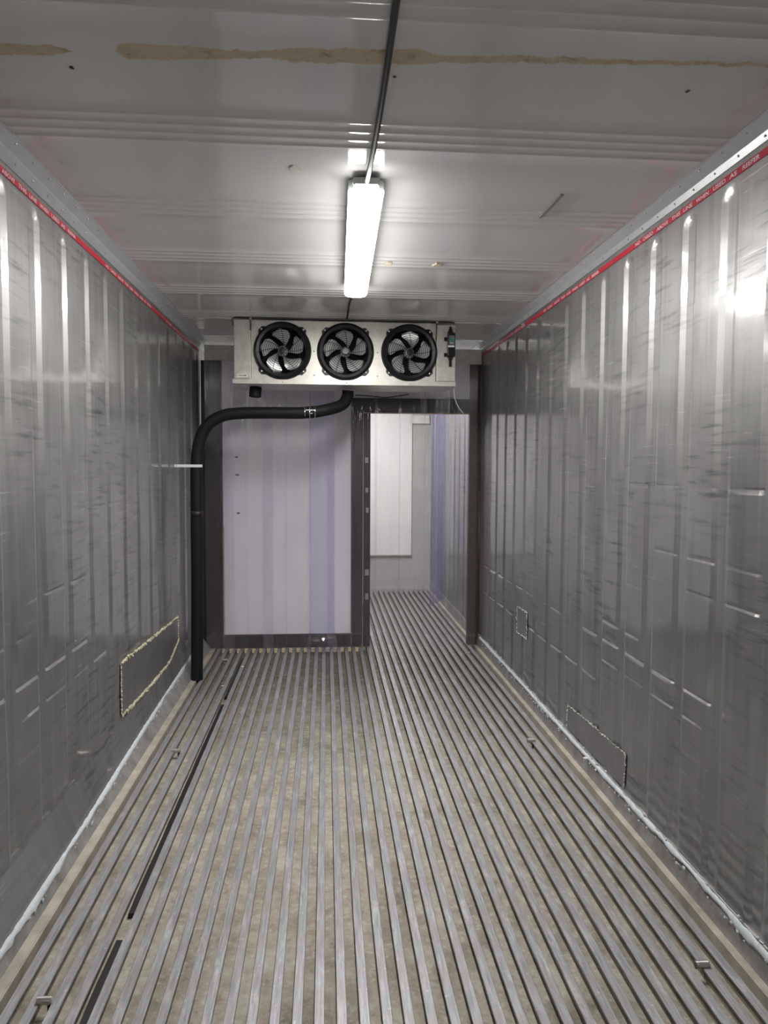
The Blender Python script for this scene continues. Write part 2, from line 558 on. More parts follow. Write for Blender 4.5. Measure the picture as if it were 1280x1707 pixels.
# ------------------------------------------------------------------ setting: side walls with pressed grooves
def wall_mesh(side):
    xw = XL if side < 0 else XR
    inward = 1 if side < 0 else -1
    sp, ph = (0.2682, 2.414) if side < 0 else (0.2592, 2.279)
    half, flank, D = 0.0525, 0.030, 0.0085
    ztop_groove = 2.382
    # y samples
    ys = set()
    offs = [-0.058, -0.0525, -0.045, -0.0375, -0.030, -0.0225, -0.010, 0.010, 0.0225, 0.030, 0.0375, 0.045, 0.0525, 0.058]
    k0 = int((Y0 - ph) / sp) - 1
    centres = []
    for k in range(k0, 60):
        c = ph + k * sp
        if c < Y0 - 0.1 or c > Y1 + 0.1:
            continue
        centres.append(c)
        for o in offs:
            ys.add(round(c + o, 5))
        for q in (0.30, 0.5, 0.70):
            ys.add(round(c + sp * q, 5))
    ys = sorted(y for y in ys if Y0 <= y <= Y1)
    ys = [Y0] + [y for y in ys if y - Y0 > 0.003 and Y1 - y > 0.003] + [Y1]
    # dents: (z, y from, y to, depth)
    if side > 0:
        dents = [(0.482, 3.25, 5.95, .005), (0.695, 2.2, 5.95, .0055), (0.60, 2.4, 3.3, .004), (0.783, 2.9, 3.3, .004), (0.705, 2.95, 3.2, .005),
                 (1.05, 1.7, 2.5, .0038), (1.17, 1.7, 2.75, .003), (0.47, 1.2, 2.9, .003), (1.42, 2.0, 3.0, .002)]
    else:
        dents = [(0.745, 1.5, 3.25, .005), (0.63, 2.5, 3.5, .004), (0.905, 1.6, 2.6, .003), (1.308, 3.1, 3.7, .004), (0.50, 1.5, 2.9, .003), (1.02, 2.5, 3.4, .003)]
    zs = set()
    z = 0.0
    while z < 2.29:
        zs.add(round(z, 4))
        z += 0.035
    for dz in dents:
        for q in (-.016, -.008, 0, .008, .016):
            zs.add(round(dz[0] + q, 4))
    for k in range(16):
        zs.add(round(2.294 + k * 0.0064, 4))
    zs |= {2.40, 2.42, 2.436}
    zs = sorted(zs)
    zz = [zs[0]]
    for z in zs[1:]:
        if z - zz[-1] > 0.003:
            zz.append(z)
    zs = zz
    zc = ztop_groove - half
    rows = []
    import bisect
    for z in zs:
        row = []
        for y in ys:
            i = bisect.bisect(centres, y)
            dy = min((abs(y - centres[j]) for j in (i - 1, i) if 0 <= j < len(centres)), default=1)
            dist = dy if z < zc else math.hypot(dy, z - zc)
            t = min(1, max(0, (half - dist) / flank))
            t = t * t * (3 - 2 * t) * 0.1 + t * 0.9
            dx = -D * t
            # sheet waviness, stronger low down where it has been knocked about
            amp = 0.0012 + 0.0016 * max(0, 1 - abs(z - 0.7) / 0.9)
            if t < 0.5:
                dx += amp * (noise.noise(Vector((side * 7, y * 4.0, z * 2.6))) + 0.6 * noise.noise(Vector((side * 3, y * 11, z * 5))))
                for (dz, a, b_, dep) in dents:
                    if a < y < b_ and abs(z - dz) < 0.017:
                        wz = dz + 0.006 * noise.noise(Vector((y * 3, dz * 9, 1)))
                        g = math.exp(-((z - wz) / 0.0065) ** 2)
                        dx -= 1.7 * dep * g * (0.6 + 0.7 * noise.noise(Vector((y * 2.2, dz * 5, 4))))
            else:
                dx += 0.3 * amp * noise.noise(Vector((side * 7, y * 4.0, z * 2.6)))
            if z > 2.384:
                dx *= 0.3
            row.append((xw + inward * dx, y, z))
        rows.append(row)
    mb = MB().grid(rows)
    # backing insulation so the wall has its real thickness
    a, b_ = (xw - 0.10, xw - 0.022) if side < 0 else (xw + 0.022, xw + 0.10)
    mb.box(a, b_, Y0, Y1, -0.05, H + 0.06)
    o = mb.build('wall_left' if side < 0 else 'wall_right', M['wall'], smooth=True)
    sharp(o, 10)
    tag(o, kind='structure')
    return o


# the sheets are single surfaces, so normals must face the room
def face_room(o, side):
    import bmesh
    bm = bmesh.new()
    bm.from_mesh(o.data)
    for f in bm.faces:
        c = f.calc_center_median()
        if abs(c.x - (XL if side < 0 else XR)) < 0.02 and f.normal.x * side > 0.5:
            f.normal_flip()
    bm.to_mesh(o.data)
    bm.free()


for s in (-1, 1):
    face_room(wall_mesh(s), s)

# ceiling: flat sheet with groups of four shallow beads, 5.4 cm apart, repeating every 67 cm
GROUPS = [2.29 + 0.672 * k for k in range(-6, 11)]
ys = []
y = Y0
beads = [g + d for g in GROUPS for d in (-0.083, -0.0277, 0.0277, 0.083)]
samples = {Y0, Y1}
for bd in beads:
    for q in (-0.011, -0.007, -0.0035, 0, 0.0035, 0.007, 0.011):
        if Y0 < bd + q < Y1:
            samples.add(round(bd + q, 5))
for g in GROUPS:
    for q in (0.18, 0.26, 0.34, 0.42, 0.5):
        if Y0 < g + q < Y1:
            samples.add(round(g + q, 5))
rows = []
for y in sorted(samples):
    d = min(abs(y - bd) for bd in beads)
    drop = 0.0035 * max(0.0, math.cos(min(d / 0.011, 1) * math.pi / 2)) ** 2
    row = []
    for k in range(25):
        x = XL - 0.02 + (XR - XL + 0.04) * k / 24
        w = 0.0016 * noise.noise(Vector((x * 2.2, y * 2.0, 3.3)))
        row.append((x, y, H - drop + w))
    rows.append(row)
mb = MB().grid(rows)
mb.box(XL - 0.10, XR + 0.10, Y0, Y1, H + 0.006, H + 0.07)
ceil = tag(sharp(mb.build('ceiling', M['ceiling'], smooth=True), 60), kind='structure')

# floor: channel bed with aluminium T rails
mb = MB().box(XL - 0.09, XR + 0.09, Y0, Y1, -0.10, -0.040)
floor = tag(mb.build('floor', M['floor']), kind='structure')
rail_ys = [Y0 + (Y1 - Y0) * k / 48 for k in range(49)]
for k in range(-15, 20):
    cx = PHASE + PITCH * k
    wj = random.uniform(-0.001, 0.001)
    rows = []
    for y in rail_ys:
        dx = 0.0016 * noise.noise(Vector((k * 5.1, y * 1.3, 0))) + wj
        dz = 0.0008 * noise.noise(Vector((k * 3.7, y * 1.9, 5)))
        a, s_, c_ = 0.0140, 0.0045, 0.0015
        prof = [(-a, -0.007), (-a, -c_), (-a + c_, 0), (a - c_, 0), (a, -c_), (a, -0.007), (s_, -0.009), (s_, -0.0405), (-s_, -0.0405), (-s_, -0.009)]
        rows.append([(cx + dx + px, y, dz + pz) for px, pz in prof])
    ro = MB().grid(rows, True, True).build('rail', M['rail'], floor)
    ro.data.materials.append(M['grime_shade'])  # grime on the stems, with shade under the flange put into its colour
    for p in ro.data.polygons:
        if p.center.z < -0.006:
            p.material_index = 1
# run of the sealant along each wall foot: (y, x, z)
SPL = [(1.2, -.950, .047), (2.2, -.953, .050), (2.9, -.960, .052), (3.4, -.972, .058), (4.2, -.985, .068), (5.1, -.993, .078), (5.95, -1.000, .085)]
SPR = [(1.2, 1.262, .082), (1.95, 1.262, .084), (2.6, 1.263, .088), (3.5, 1.264, .084), (4.5, 1.265, .084), (5.3, 1.266, .082), (5.93, 1.266, .082)]


def interp(tab, y):
    for (a, b_) in zip(tab, tab[1:]):
        if a[0] <= y <= b_[0]:
            f = (y - a[0]) / (b_[0] - a[0])
            return a[1] + (b_[1] - a[1]) * f, a[2] + (b_[2] - a[2]) * f
    return tab[-1][1:]


# raised side ledges of the floor with a bead
for s, (xb, xw) in ((-1, (-0.899, XL)), (1, (1.236, XR))):
    m = 1 if s > 0 else -1
    wl = 0.034 if s < 0 else 0.022
    prof = [(xb, -0.041), (xb, 0.001), (xb + m * .003, 0.004), (xb + m * .006, 0.001), (xb + m * (wl + .004), 0.002), (xb + m * (wl + .004), -0.041)]
    MB().prism_y(prof, Y0, Y1).build('ledge', M['beige'], floor)
    prof = [(xb + m * (wl + .004), -0.04), (xb + m * (wl + .004), 0.003), (xw - m * .004, 0.095), (xw, 0.097), (xw + m * .008, 0.097), (xw + m * .008, -0.04)]
    if s > 0:
        o = MB().prism_y(prof, Y0, Y1).build('baseboard_right', M['kick'])
    else:
        rows, skirt = [], []
        for k in range(61):
            y = Y0 + (Y1 - Y0) * k / 60
            sx, sz = interp(SPL, min(max(y, SPL[0][0]), SPL[-1][0] - .001))
            rows.append([(xb + m * (wl + .004), y, -.04), (xb + m * (wl + .004), y, .003), (sx, y, sz), (XL - .01, y, sz + .002), (XL - .01, y, -.04)])
            skirt.append([(sx - .003, y, sz + .004), (sx - .008, y, sz + .03), (XL + .001, y, .195), (XL - .004, y, .215), (XL - .008, y, .215), (XL - .008, y, sz + .004)])
        o = MB().grid(rows, True, True).build('baseboard_left', M['kick'])
        sk = MB().grid(skirt, True, True).build('skirt', M['wall'], o)
    tag(o, kind='structure')

# cornices with rivets
for s in (-1, 1):
    if s < 0:
        A, B, Cc = (XL + .0006, 2.434), (-0.988, 2.462), (-0.9525, 2.4885)
    else:
        A, B, Cc = (XR - .0006, 2.434), (1.267, 2.456), (1.237, 2.4885)
    m = -1 if s < 0 else 1
    prof = [A, (A[0] - m * .003, A[1]), (B[0] - m * .003, B[1]), (B[0] - m * .001, B[1] + .003), (Cc[0] - m * .002, Cc[1] - .0035),
            (Cc[0] - m * .006, Cc[1] - .003), (Cc[0] - m * .006, Cc[1]), (A[0], Cc[1])]
    mb = MB().prism_y(prof, Y0, Y1)
    y = Y0 + 0.1
    k = 0
    while y < Y1:
        p = Vector((A[0], y, A[1])).lerp(Vector((B[0], y, B[1])), 0.55)
        mb.blob((p.x - m * .0035, y, p.z), 0.0042, 8, 4)
        p = Vector((B[0], y + .055, B[1])).lerp(Vector((Cc[0], y + .055, Cc[1])), 0.72)
        mb.blob((p.x - m * .002, y + .055, p.z - .002), 0.004, 8, 4)
        y += 0.138
    o = mb.build('trim_1' if s < 0 else 'trim_2', M['cornice'])
    tag(o, kind='structure')

# ends of the container
tag(MB().box(XL - .1, XR + .1, Y1, Y1 + .1, -0.1, H + .07).build('wall_back', M['far']), kind='structure')
tag(MB().box(XL - .1, XR + .1, Y0 - .1, Y0, -0.1, H + .07).build('wall_front', M['curtain_far']), kind='structure')
# pale sheet and lintel on the far end wall
d2 = thing('door_2', 'tall white panel on the grey end wall beyond the curtain', None, (0.6, Y1, 0.425), kind='structure')
MB().box(-0.55, 0.436, -0.022, -0.002, 0.0, 1.75).build('door_leaf', M['panel_far'], d2, bevel=.002)
MB().box(-0.58, 0.44, -0.026, -0.002, -0.012, -0.001).build('door_edge', M['beige'], d2)
tag(MB().box(1.0, XR - .03, Y1 - 0.03, Y1 - .001, 2.02, 2.12).build('trim_3', M['beam']), kind='structure')

# ------------------------------------------------------------------ partition at the back
beam = MB().box(XL + .045, XR - .004, YP - 0.02, YP + 0.06, 2.335, 2.452)
tag(beam.build('trim_4', M['beam'], bevel=.003), kind='structure')
part = thing('door_1', 'dark framed partition with a white panel on the left and open doorway on the right', None, (0, YP, 0), kind='structure')


def pbox(name, mat, x0, x1, y0, y1, z0, z1, bev=.002):
    return MB().box(x0, x1, y0, y1, z0, z1).build(name, mat, part, bevel=bev)


pbox('panel', M['panel'], -0.85, 0.215, 0.022, 0.055, 0.10, 2.334)
pbox('jamb', M['wood'], XL + .012, -0.834, 0.0, 0.06, 0.0015, 2.334)
pbox('jamb', M['wood'], 0.204, 0.300, 0.0, 0.06, 0.118, 2.050)
pbox('jamb_board', M['wood'], 0.305, 0.362, -0.004, 0.06, 0.0015, 1.928)
pbox('edge_strip', M['raw'], 0.300, 0.305, -0.003, 0.05, 0.35, 1.935, 0)
pbox('edge_strip', M['raw'], 0.305, 1.181, -0.002, 0.05, 1.928, 1.935, 0)
pbox('header', M['wood'], 0.300, 1.181, 0.0, 0.06, 1.935, 2.050)
pbox('upper_panel', M['panel'], 0.215, 1.19, 0.022, 0.055, 2.0505, 2.334)
pbox('jamb', M['rustpost'], 1.181, XR - .006, 0.0, 0.06, 0.0015, 2.334)
pbox('sill', M['wood'], -0.834, 0.300, -0.004, 0.06, 0.0015, 0.110)
pbox('edge_strip', M['raw'], -0.8335, -0.826, -0.002, 0.02, 0.111, 1.0, 0)
for (zz_, xx, w, hh) in ((1.545, .318, .026, .045), (1.30, .322, .022, .04), (1.135, .326, .022, .042), (0.62, .318, .034, .05), (0.42, .322, .026, .05)):
    MB().box(xx, xx + w, -0.006, -0.0041, zz_ - hh / 2, zz_ + hh / 2).build('tape_piece', M['tape'], part)

# ------------------------------------------------------------------ evaporator on the ceiling
EY = 5.05
ev = thing('evaporator', 'galvanised ceiling evaporator box with three black fans above the dark doorway', 'evaporator', (0.13, EY, 2.06))
ORG = Vector((0.13, EY, 2.06))


def L(p):
    return Vector(p) - ORG


def evb(mb, name, mat, parent=None, **kw):
    o = mb.build(name, mat, ev if parent is None else parent, **kw)
    if parent is None:
        o.location = -ORG
    return o


FX = (-0.294, 0.132, 0.569)
FZ = 2.271
RH = 0.163
# casing: back, top, bottom, ends and a front plate with three round holes
mb = MB()
x0, x1, z0, z1, y0, y1 = -0.505, 0.752, 2.076, 2.473, EY, EY + 0.44
mb.box(-0.617, 0.887, y1 - .003, y1, z0, z1)
mb.box(-0.617, 0.887, y0 + .004, y1, z1 - .003, z1)
mb.box(-0.617, 0.887, y0 + .004, y1, z0, z0 + .003)
mb.box(-0.617, -0.614, y0 + .004, y1, z0, z1)
mb.box(0.884, 0.887, y0 + .004, y1, z0, z1)
cells = [(x0, (FX[0] + FX[1]) / 2), ((FX[0] + FX[1]) / 2, (FX[1] + FX[2]) / 2), ((FX[1] + FX[2]) / 2, x1)]
for fx, (a, b_) in zip(FX, cells):
    inner, outer = [], []
    corner = sorted(math.atan2(zc_ - FZ, xc_ - fx) % (2 * math.pi) for xc_ in (a, b_) for zc_ in (z0, z1))
    angs = sorted(set([2 * math.pi * k / 64 for k in range(64)] + corner))
    for t in angs:
        cx_, sz_ = math.cos(t), math.sin(t)
        inner.append((fx + RH * cx_, EY, FZ + RH * sz_))
        lim = min(((b_ - fx) / cx_ if cx_ > 1e-9 else (a - fx) / cx_ if cx_ < -1e-9 else 9),
                  ((z1 - FZ) / sz_ if sz_ > 1e-9 else (z0 - FZ) / sz_ if sz_ < -1e-9 else 9))
        outer.append((fx + lim * cx_, EY, FZ + lim * sz_))
    mb.grid([inner, outer], True)
    back = [(p[0], p[1] + .003, p[2]) for p in inner]
    mb.grid([inner, back], True)
evb(mb, 'casing', M['galv'])
# end covers, standing slightly proud, with small holes
o = evb(MB().box(-0.617, -0.507, EY - .010, EY + .004, 2.078, 2.474), 'end_cover', M['galv'], bevel=.003)
o = evb(MB().box(0.756, 0.887, EY - .012, EY + .004, 2.078, 2.464), 'end_cover', M['galv'], bevel=.003)
# screws on the front plate
for (sx, sz) in ((-0.08, 2.42), (-0.08, 2.27), (-0.08, 2.11), (0.35, 2.42), (0.35, 2.27), (0.35, 2.11), (-0.515, 2.19), (-0.52, 2.40), (0.74, 2.40)):
    evb(MB().lathe_y([(0.0005, EY - .004), (0.005, EY - .003), (0.006, EY + .0005), (0.0005, EY + .0005)], sx, sz, 12), 'screw', M['steel'])
# drip tray: folded lip in front, underside sloping up towards the back
mb = MB()
pr = [(EY - .016, 2.046), (EY - .016, 2.076), (EY - .012, 2.076), (EY + .44, 2.0755), (EY + .44, 2.050), (EY + .03, 2.040)]
rows = [[(x, y, z) for y, z in pr] for x in (-0.628, 0.890)]
rows = [[(-0.628 if y < EY + .1 else -0.600, y, z) for y, z in pr], [(0.890 if y < EY + .1 else 0.87, y, z) for y, z in pr]]
mb.grid(rows, True, True)
for sx in (-0.29, 0.14, 0.57):
    mb.lathe_y([(0.0005, EY - .021), (0.006, EY - .020), (0.007, EY - .0155), (0.0005, EY - .0155)], sx, 2.060, 10)
evb(mb, 'drip_tray', M['galv'], bevel=.0015)
# hanging feet up to the ceiling
for hx in (-0.5, 0.75):
    evb(MB().box(hx - .02, hx + .02, EY + .05, EY + .35, 2.4735, H - .0052), 'hanger', M['galv'])


def petal(a0, pitch_sign=1):
    """one sickle blade as a closed thin shell"""
    front, back = [], []
    nr, nw = 12, 8
    for i in range(nr + 1):
        t = i / nr
        r = 0.030 + (0.150 - 0.030) * t
        wid = math.radians(9 + 19 * min(1, t * 1.6)) * (math.sqrt(max(0.0, 1 - max(0, (t - 0.72) / 0.285) ** 2.6)))
        swp = math.radians(-34) * (1 - t) ** 1.3
        fr, bk = [], []
        for j in range(nw + 1):
            u = j / nw * 2 - 1
            a = a0 + swp + u * wid
            y = 0.014 * u * pitch_sign * (1 - 0.3 * t)
            fr.append((r * math.cos(a), y, r * math.sin(a)))
            bk.append((r * math.cos(a), y + 0.002, r * math.sin(a)))
        front.append(fr)
        back.append(bk)
    m = MB()
    loops = [f + list(reversed(b)) for f, b in zip(front, back)]
    m.grid(loops, True, True)
    return m


for idx, fx in enumerate(FX):
    # shroud ring with four bolted ears
    hb = MB().lathe_y([(0.153, EY - .006), (0.158, EY - .022), (0.176, EY - .026), (0.190, EY - .020), (0.195, EY - .002), (0.1945, EY - .0006), (0.162, EY - .0006), (0.162, EY + .11), (0.157, EY + .11)], fx, FZ, 64)
    rot0 = (math.radians(0), math.radians(0), math.radians(0))[idx]
    for q in range(4):
        a = math.pi / 4 + q * math.pi / 2 + rot0
        ca, sa = math.cos(a), math.sin(a)
        rr, hw = 0.209, 0.017
        pts = []
        for (pr_, pw) in ((0.183, -0.040), (rr, -hw), (rr, hw), (0.183, 0.040)):
            pts.append((fx + pr_ * ca - pw * sa, FZ + pr_ * sa + pw * ca))
        # inside the lip the ear keeps clear of the casing top and tray
        pts = [(px, min(max(pz, 2.0772), 2.4722)) for px, pz in pts]
        rows = [[(px, yy, pz) for px, pz in pts] for yy in (EY - .012, EY - .0006)]
        hb.grid(rows, True, True)
    fan = hb.build('fan', M['black'], ev, smooth=True)
    sharp(fan, 35)
    fan.location = -ORG
    # closed dark duct behind the blades
    MB().lathe_y([(0.001, EY + .111), (0.161, EY + .111), (0.161, EY + .114), (0.001, EY + .114)], fx, FZ, 40).build('duct_back', M['void'], fan)
    ph0 = math.radians((100, 98, 90)[idx])
    for q in range(5):
        p = petal(ph0 + q * 2 * math.pi / 5)
        p.v = [(fx + v[0], EY + .022 + v[1], FZ + v[2]) for v in p.v]
        o = p.build('blade', M['blade'], fan, smooth=True)
        sharp(o, 50)
    MB().lathe_y([(0.0005, EY - .006), (0.024, EY - .004), (0.034, EY + .004), (0.036, EY + .05), (0.0005, EY + .05)], fx, FZ, 32).build('hub', M['blade'], fan, smooth=True)
    # guard: rings and radial wires
    g = MB()
    for k in range(10):
        r = 0.030 + 0.0135 * k
        dome = EY - .021 - 0.006 * (1 - (r / 0.16) ** 2)
        ring = [(fx + r * math.cos(2 * math.pi * s / 40), dome, FZ + r * math.sin(2 * math.pi * s / 40)) for s in range(40)]
        # torus cross-section
        rows = []
        for s in range(40):
            a = 2 * math.pi * s / 40
            rows.append([(fx + (r + .0015 * math.cos(t)) * math.cos(a), dome + .0015 * math.sin(t), FZ + (r + .0015 * math.cos(t)) * math.sin(a)) for t in (0, 1.571, 3.142, 4.712)])
        rows.append(rows[0])
        g.grid(rows, True)
    for q in range(12):
        a = 2 * math.pi * q / 12 + 0.13
        pts = []
        for s in range(9):
            r = 0.018 + (0.170 - 0.018) * s / 8
            aa = a + 0.35 * (s / 8 - 1)
            pts.append((fx + r * math.cos(aa), EY - .023 - 0.006 * (1 - (r / 0.17) ** 2), FZ + r * math.sin(aa)))
        g.tube(pts, 0.0017, 4)
    g.lathe_y([(0.0005, EY - .032), (0.020, EY - .031), (0.022, EY - .027), (0.0005, EY - .027)], fx, FZ, 24)
    g.build('guard', M['wire'], fan)
    for q in range(4):
        a = math.pi / 4 + q * math.pi / 2 + rot0
        bx_, bz_ = fx + 0.199 * math.cos(a), FZ + 0.199 * math.sin(a)
        MB().lathe_y([(0.0005, EY - .018), (0.006, EY - .017), (0.007, EY - .0122), (0.0005, EY - .0122)], bx_, bz_, 10).build('bolt', M['steel'], fan)

# sticker on the left end cover
st = evb(MB().box(-0.598, -0.528, EY - .0112, EY - .0101, 2.089, 2.110), 'sticker', M['label'], bevel=0)
v_, f_ = text_mesh('S KOLUME', 0.0112)
mb = MB()
wmax = max(v.x for v in v_)
mb.v = [(-0.593 + v.x * 0.058 / wmax, EY - .0116, 2.0955 + v.y * 1.2) for v in v_]
mb.f = f_
mb.build('print', M['ink'], st)
# controller on the right end cover
ct = evb(MB().box(0.826, 0.880, EY - .050, EY - .0125, 2.245, 2.405), 'controller', M['black'], bevel=.006)
MB().box(0.836, 0.874, EY - .0525, EY - .0502, 2.322, 2.385).build('face_plate', M['smudge'], ct, bevel=.001)
MB().box(0.842, 0.868, EY - .0535, EY - .0526, 2.345, 2.366).build('display', M['display'], ct)
MB().box(0.829, 0.872, EY - .0525, EY - .0502, 2.306, 2.318).build('white_band', M['label'], ct)
mb = MB()
for bx_ in (0.845, 0.853, 0.861):
    mb.lathe_y([(0.0005, EY - .055), (0.003, EY - .0545), (0.003, EY - .0526), (0.0005, EY - .0526)], bx_, 2.334, 10)
mb.build('button', M['label'], ct)
for bz in (2.365, 2.258):
    MB().box(0.806, 0.8255, EY - .028, EY - .0125, bz - .012, bz + .012).build('bracket', M['black'], ct, bevel=.002)
for (za, zb) in ((2.405, 2.446), (2.245, 2.180)):
    sgn = 1 if zb > za else -1
    rows = []
    cx_ = 0.848
    prof = [(0.020, za), (0.020, za + sgn * .008), (0.013, za + sgn * .010), (0.013, za + sgn * .024), (0.008, za + sgn * .028), (0.009, zb), (0.002, zb + sgn * .003)]
    for r, zq in prof:
        rows.append([(cx_ + r * math.cos(2 * math.pi * s / 16), EY - .030 + r * 0.8 * math.sin(2 * math.pi * s / 16), zq) for s in range(16)])
    MB().grid(rows, True, True).build('cable_gland', M['rubber'], ct, smooth=True)
# wiring along the top edge
pts = smooth_path([(-0.622, EY - .016, 2.43), (-0.618, EY - .018, 2.478), (-0.50, EY - .018, 2.481), (0.1, EY - .018, 2.479), (0.75, EY - .018, 2.480), (0.86, EY - .018, 2.478), (0.876, EY - .018, 2.466)], 6)
wr = evb(MB().tube(pts, 0.0045, 8), 'wiring', M['cable'], smooth=True)
for cx_ in (-0.505, 0.757):
    MB().box(cx_ - .008, cx_ + .008, EY - .026, EY - .011, 2.470, 2.484).build('clip', M['steel'], wr)
for cx_, zb in ((-0.507, 2.40), (0.753, 2.36)):
    MB().tube([(cx_, EY - .018, 2.478), (cx_ + .002, EY - .013, 2.44), (cx_, EY - .008, zb)], 0.005, 8).build('lead', M['cable'], wr)
# thin cable tucked under the casing
pts = smooth_path([(0.215, EY + .40, 2.018), (0.30, EY + .41, 2.016), (0.42, EY + .40, 2.004), (0.47, EY + .38, 2.004), (0.60, EY + .30, 2.018)], 6)
tag(MB().tube(pts, 0.004, 8).build('sagging_cable', M['cable'], smooth=True), 'thin black cable sagging below the evaporator right of the hose', 'cable')
# thin white tube drawn as a curved line at the right corner
pts = smooth_path([(0.884, EY + .02, 2.046), (0.888, EY + .03, 2.00), (0.902, EY + .04, 1.95), (0.930, EY + .05, 1.90), (0.962, EY + .06, 1.865)], 6)
tag(MB().tube(pts, 0.0022, 6).build('white_line', M['strap'], smooth=True), 'thin white curved line below the right lower corner of the evaporator', 'curve')

# ------------------------------------------------------------------ drain hose
HY = 5.12
hp = [(0.155, HY + .12, 2.028), (0.150, HY + .12, 1.985), (0.112, HY + .08, 1.925), (0.010, HY + .02, 1.885), (-0.138, HY, 1.860), (-0.384, HY, 1.857), (-0.587, HY, 1.852), (-0.715, HY, 1.830),
      (-0.815, HY, 1.760), (-0.868, HY, 1.640), (-0.886, HY, 1.478), (-0.889, HY, 1.168), (-0.891, HY, 0.565), (-0.899, HY, 0.05), (-0.899, HY, 0.012)]
hose = thing('drain_hose', 'thick black insulated hose curving from under the evaporator down the left wall to the floor', 'hose', (-0.899, HY, 0.005))
HO = Vector((-0.899, HY, 0.005))
path = smooth_path(hp, 10)
path = [p - HO for p in path]
MB().tube(path, 0.041, 24).build('insulation', M['hose'], hose, smooth=True)
# clip joint on the horizontal run
cj = Vector((-0.110, HY + .001, 1.8635)) - HO
mb = MB().tube([cj + Vector((-.036, 0, -.002)), cj + Vector((.036, .004, .004))], 0.0425, 24)
jn = mb.build('joint_tape', M['rubber'], hose, smooth=True)
mb = MB()
mb.tube([cj + Vector((-.037, 0, -.002)), cj + Vector((-.033, 0, -.002))], 0.0432, 24)
mb.tube([cj + Vector((-.004, 0, -.001)), cj + Vector((.000, 0, -.001))], 0.0437, 24)
mb.tube([cj + Vector((.033, .004, .004)), cj + Vector((.036, .004, .004))], 0.0432, 24)
mb.box(cj.x - .03, cj.x + .034, cj.y - .048, cj.y - .042, cj.z + .009, cj.z + .0145)
mb.box(cj.x - .002, cj.x + .018, cj.y - .046, cj.y - .041, cj.z - .012, cj.z - .009)
mb.build('clip', M['chrome'], jn)
# butt joint on the vertical run
jz = 1.160 - HO.z
MB().tube([(0.010, 0, jz + .022), (0.010, 0, jz - .020)], 0.0422, 24).build('joint_tape', M['rubber'], hose, smooth=True)
# second short outlet
so = MB().tube(smooth_path([(-0.490, EY + .16, 2.041), (-0.492, EY + .16, 2.01), (-0.494, EY + .16, 1.985), (-0.495, EY + .16, 1.968)], 5), [0.042] * 14 + [0.036, 0.024], 24)
tag(so.build('hose_stub', M['hose'], smooth=True), 'short black capped hose stub under the left end of the evaporator', 'hose')
# strap that ties the hose to the wall
mb = MB().box(XL + .0025, -0.840, HY - .047, HY - .0435, 1.480, 1.499)
mb.box(XL + .0025, XL + .006, HY - .13, HY - .0435, 1.480, 1.499)
sp_ = mb.build('hose_strap', M['strap'])
tag(sp_, 'white plastic strap tying the black hose to the left wall', 'strap')

# ------------------------------------------------------------------ clear strip curtain
EDGES = [(345, 392), (371, 413), (413, 456), (439, 478), (477, 518), (516, 557), (545, 587), (584, 628), (624, 667), (665, 709), (706, 749), (746, 790)]
EDGES = [(-0.958, -0.735), (-0.833, -0.632), (-0.632, -0.424), (-0.507, -0.315), (-0.320, -0.121), (-0.131, 0.067), (0.012, 0.213), (0.199, 0.412), (0.392, 0.600), (0.590, 0.806), (0.790, 1.000), (0.985, 1.235)]
STRIP_LABELS = [
    'clear plastic curtain strip hanging against the left wall behind the black hose',
    'clear plastic curtain strip hanging just right of the dark left post',
    'clear plastic curtain strip over the white panel, third from the left wall',
    'clear plastic curtain strip over the white panel, fourth from the left wall',
    'clear plastic curtain strip over the middle of the white panel, fifth from left',
    'curled clear plastic curtain strip whose foot bends out over the floor rails',
    'clear plastic curtain strip at the right edge of the white panel',
    'clear plastic curtain strip hanging in front of the dark middle post with tape pieces',
    'clear plastic curtain strip at the left side of the open doorway',
    'clear plastic curtain strip hanging across the middle of the open doorway',
    'clear plastic curtain strip at the right side of the open doorway',
    'clear plastic curtain strip hanging against the rusty right post']
for k, ((xa, xb), lab) in enumerate(zip(EDGES, STRIP_LABELS)):
    yc = YP - 0.075 + (0.014 if k % 2 else -0.014) - (0.075 if k == 5 else 0)
    curl = 0.12 if k == 5 else (0.02 if k in (6, 11) else 0.0)
    bow = (0.010, 0.012, 0.006, 0.008, 0.006, 0.030, 0.016, 0.008, 0.005, 0.005, 0.006, 0.014)[k]
    nz, nx = 44, 8
    fr, bk = [], []
    for i in range(nz + 1):
        t = i / nz
        z = 2.333 - t * (2.333 - 0.012) + (0.012 if k in (8, 9) else 0)
        low = max(0, (t - 0.93) / 0.07)
        rowf, rowb = [], []
        for j in range(nx + 1):
            u = j / nx
            x = xa + (xb - xa) * u
            e = (u * 2 - 1)
            y = yc + bow * (e * e - 0.5) * (0.4 + 0.6 * t) + 0.006 * noise.noise(Vector((x * 3 + k, z * 1.1, k * 2.0))) * (0.3 + t)
            y -= curl * low * low * (1.0 - 0.5 * abs(e - 0.2))
            zz_ = z + curl * 0.10 * low * low
            x2 = x + 0.004 * noise.noise(Vector((k * 3.1, z * 0.8, 2.0))) * t
            if k == 5:
                x2 += 0.035 * e * low
            rowf.append((x2, y, zz_))
            rowb.append((x2, y + 0.002, zz_))
        fr.append(rowf)
        bk.append(rowb)
    mb = MB()
    mb.grid([f + list(reversed(b)) for f, b in zip(fr, bk)], True, True)
    o = sharp(mb.build('curtain_strip', M['pvc_tint' if k == 5 else 'pvc'], smooth=True), 50)
    tag(o, lab, 'curtain strip', 'clear strip curtain across the back')

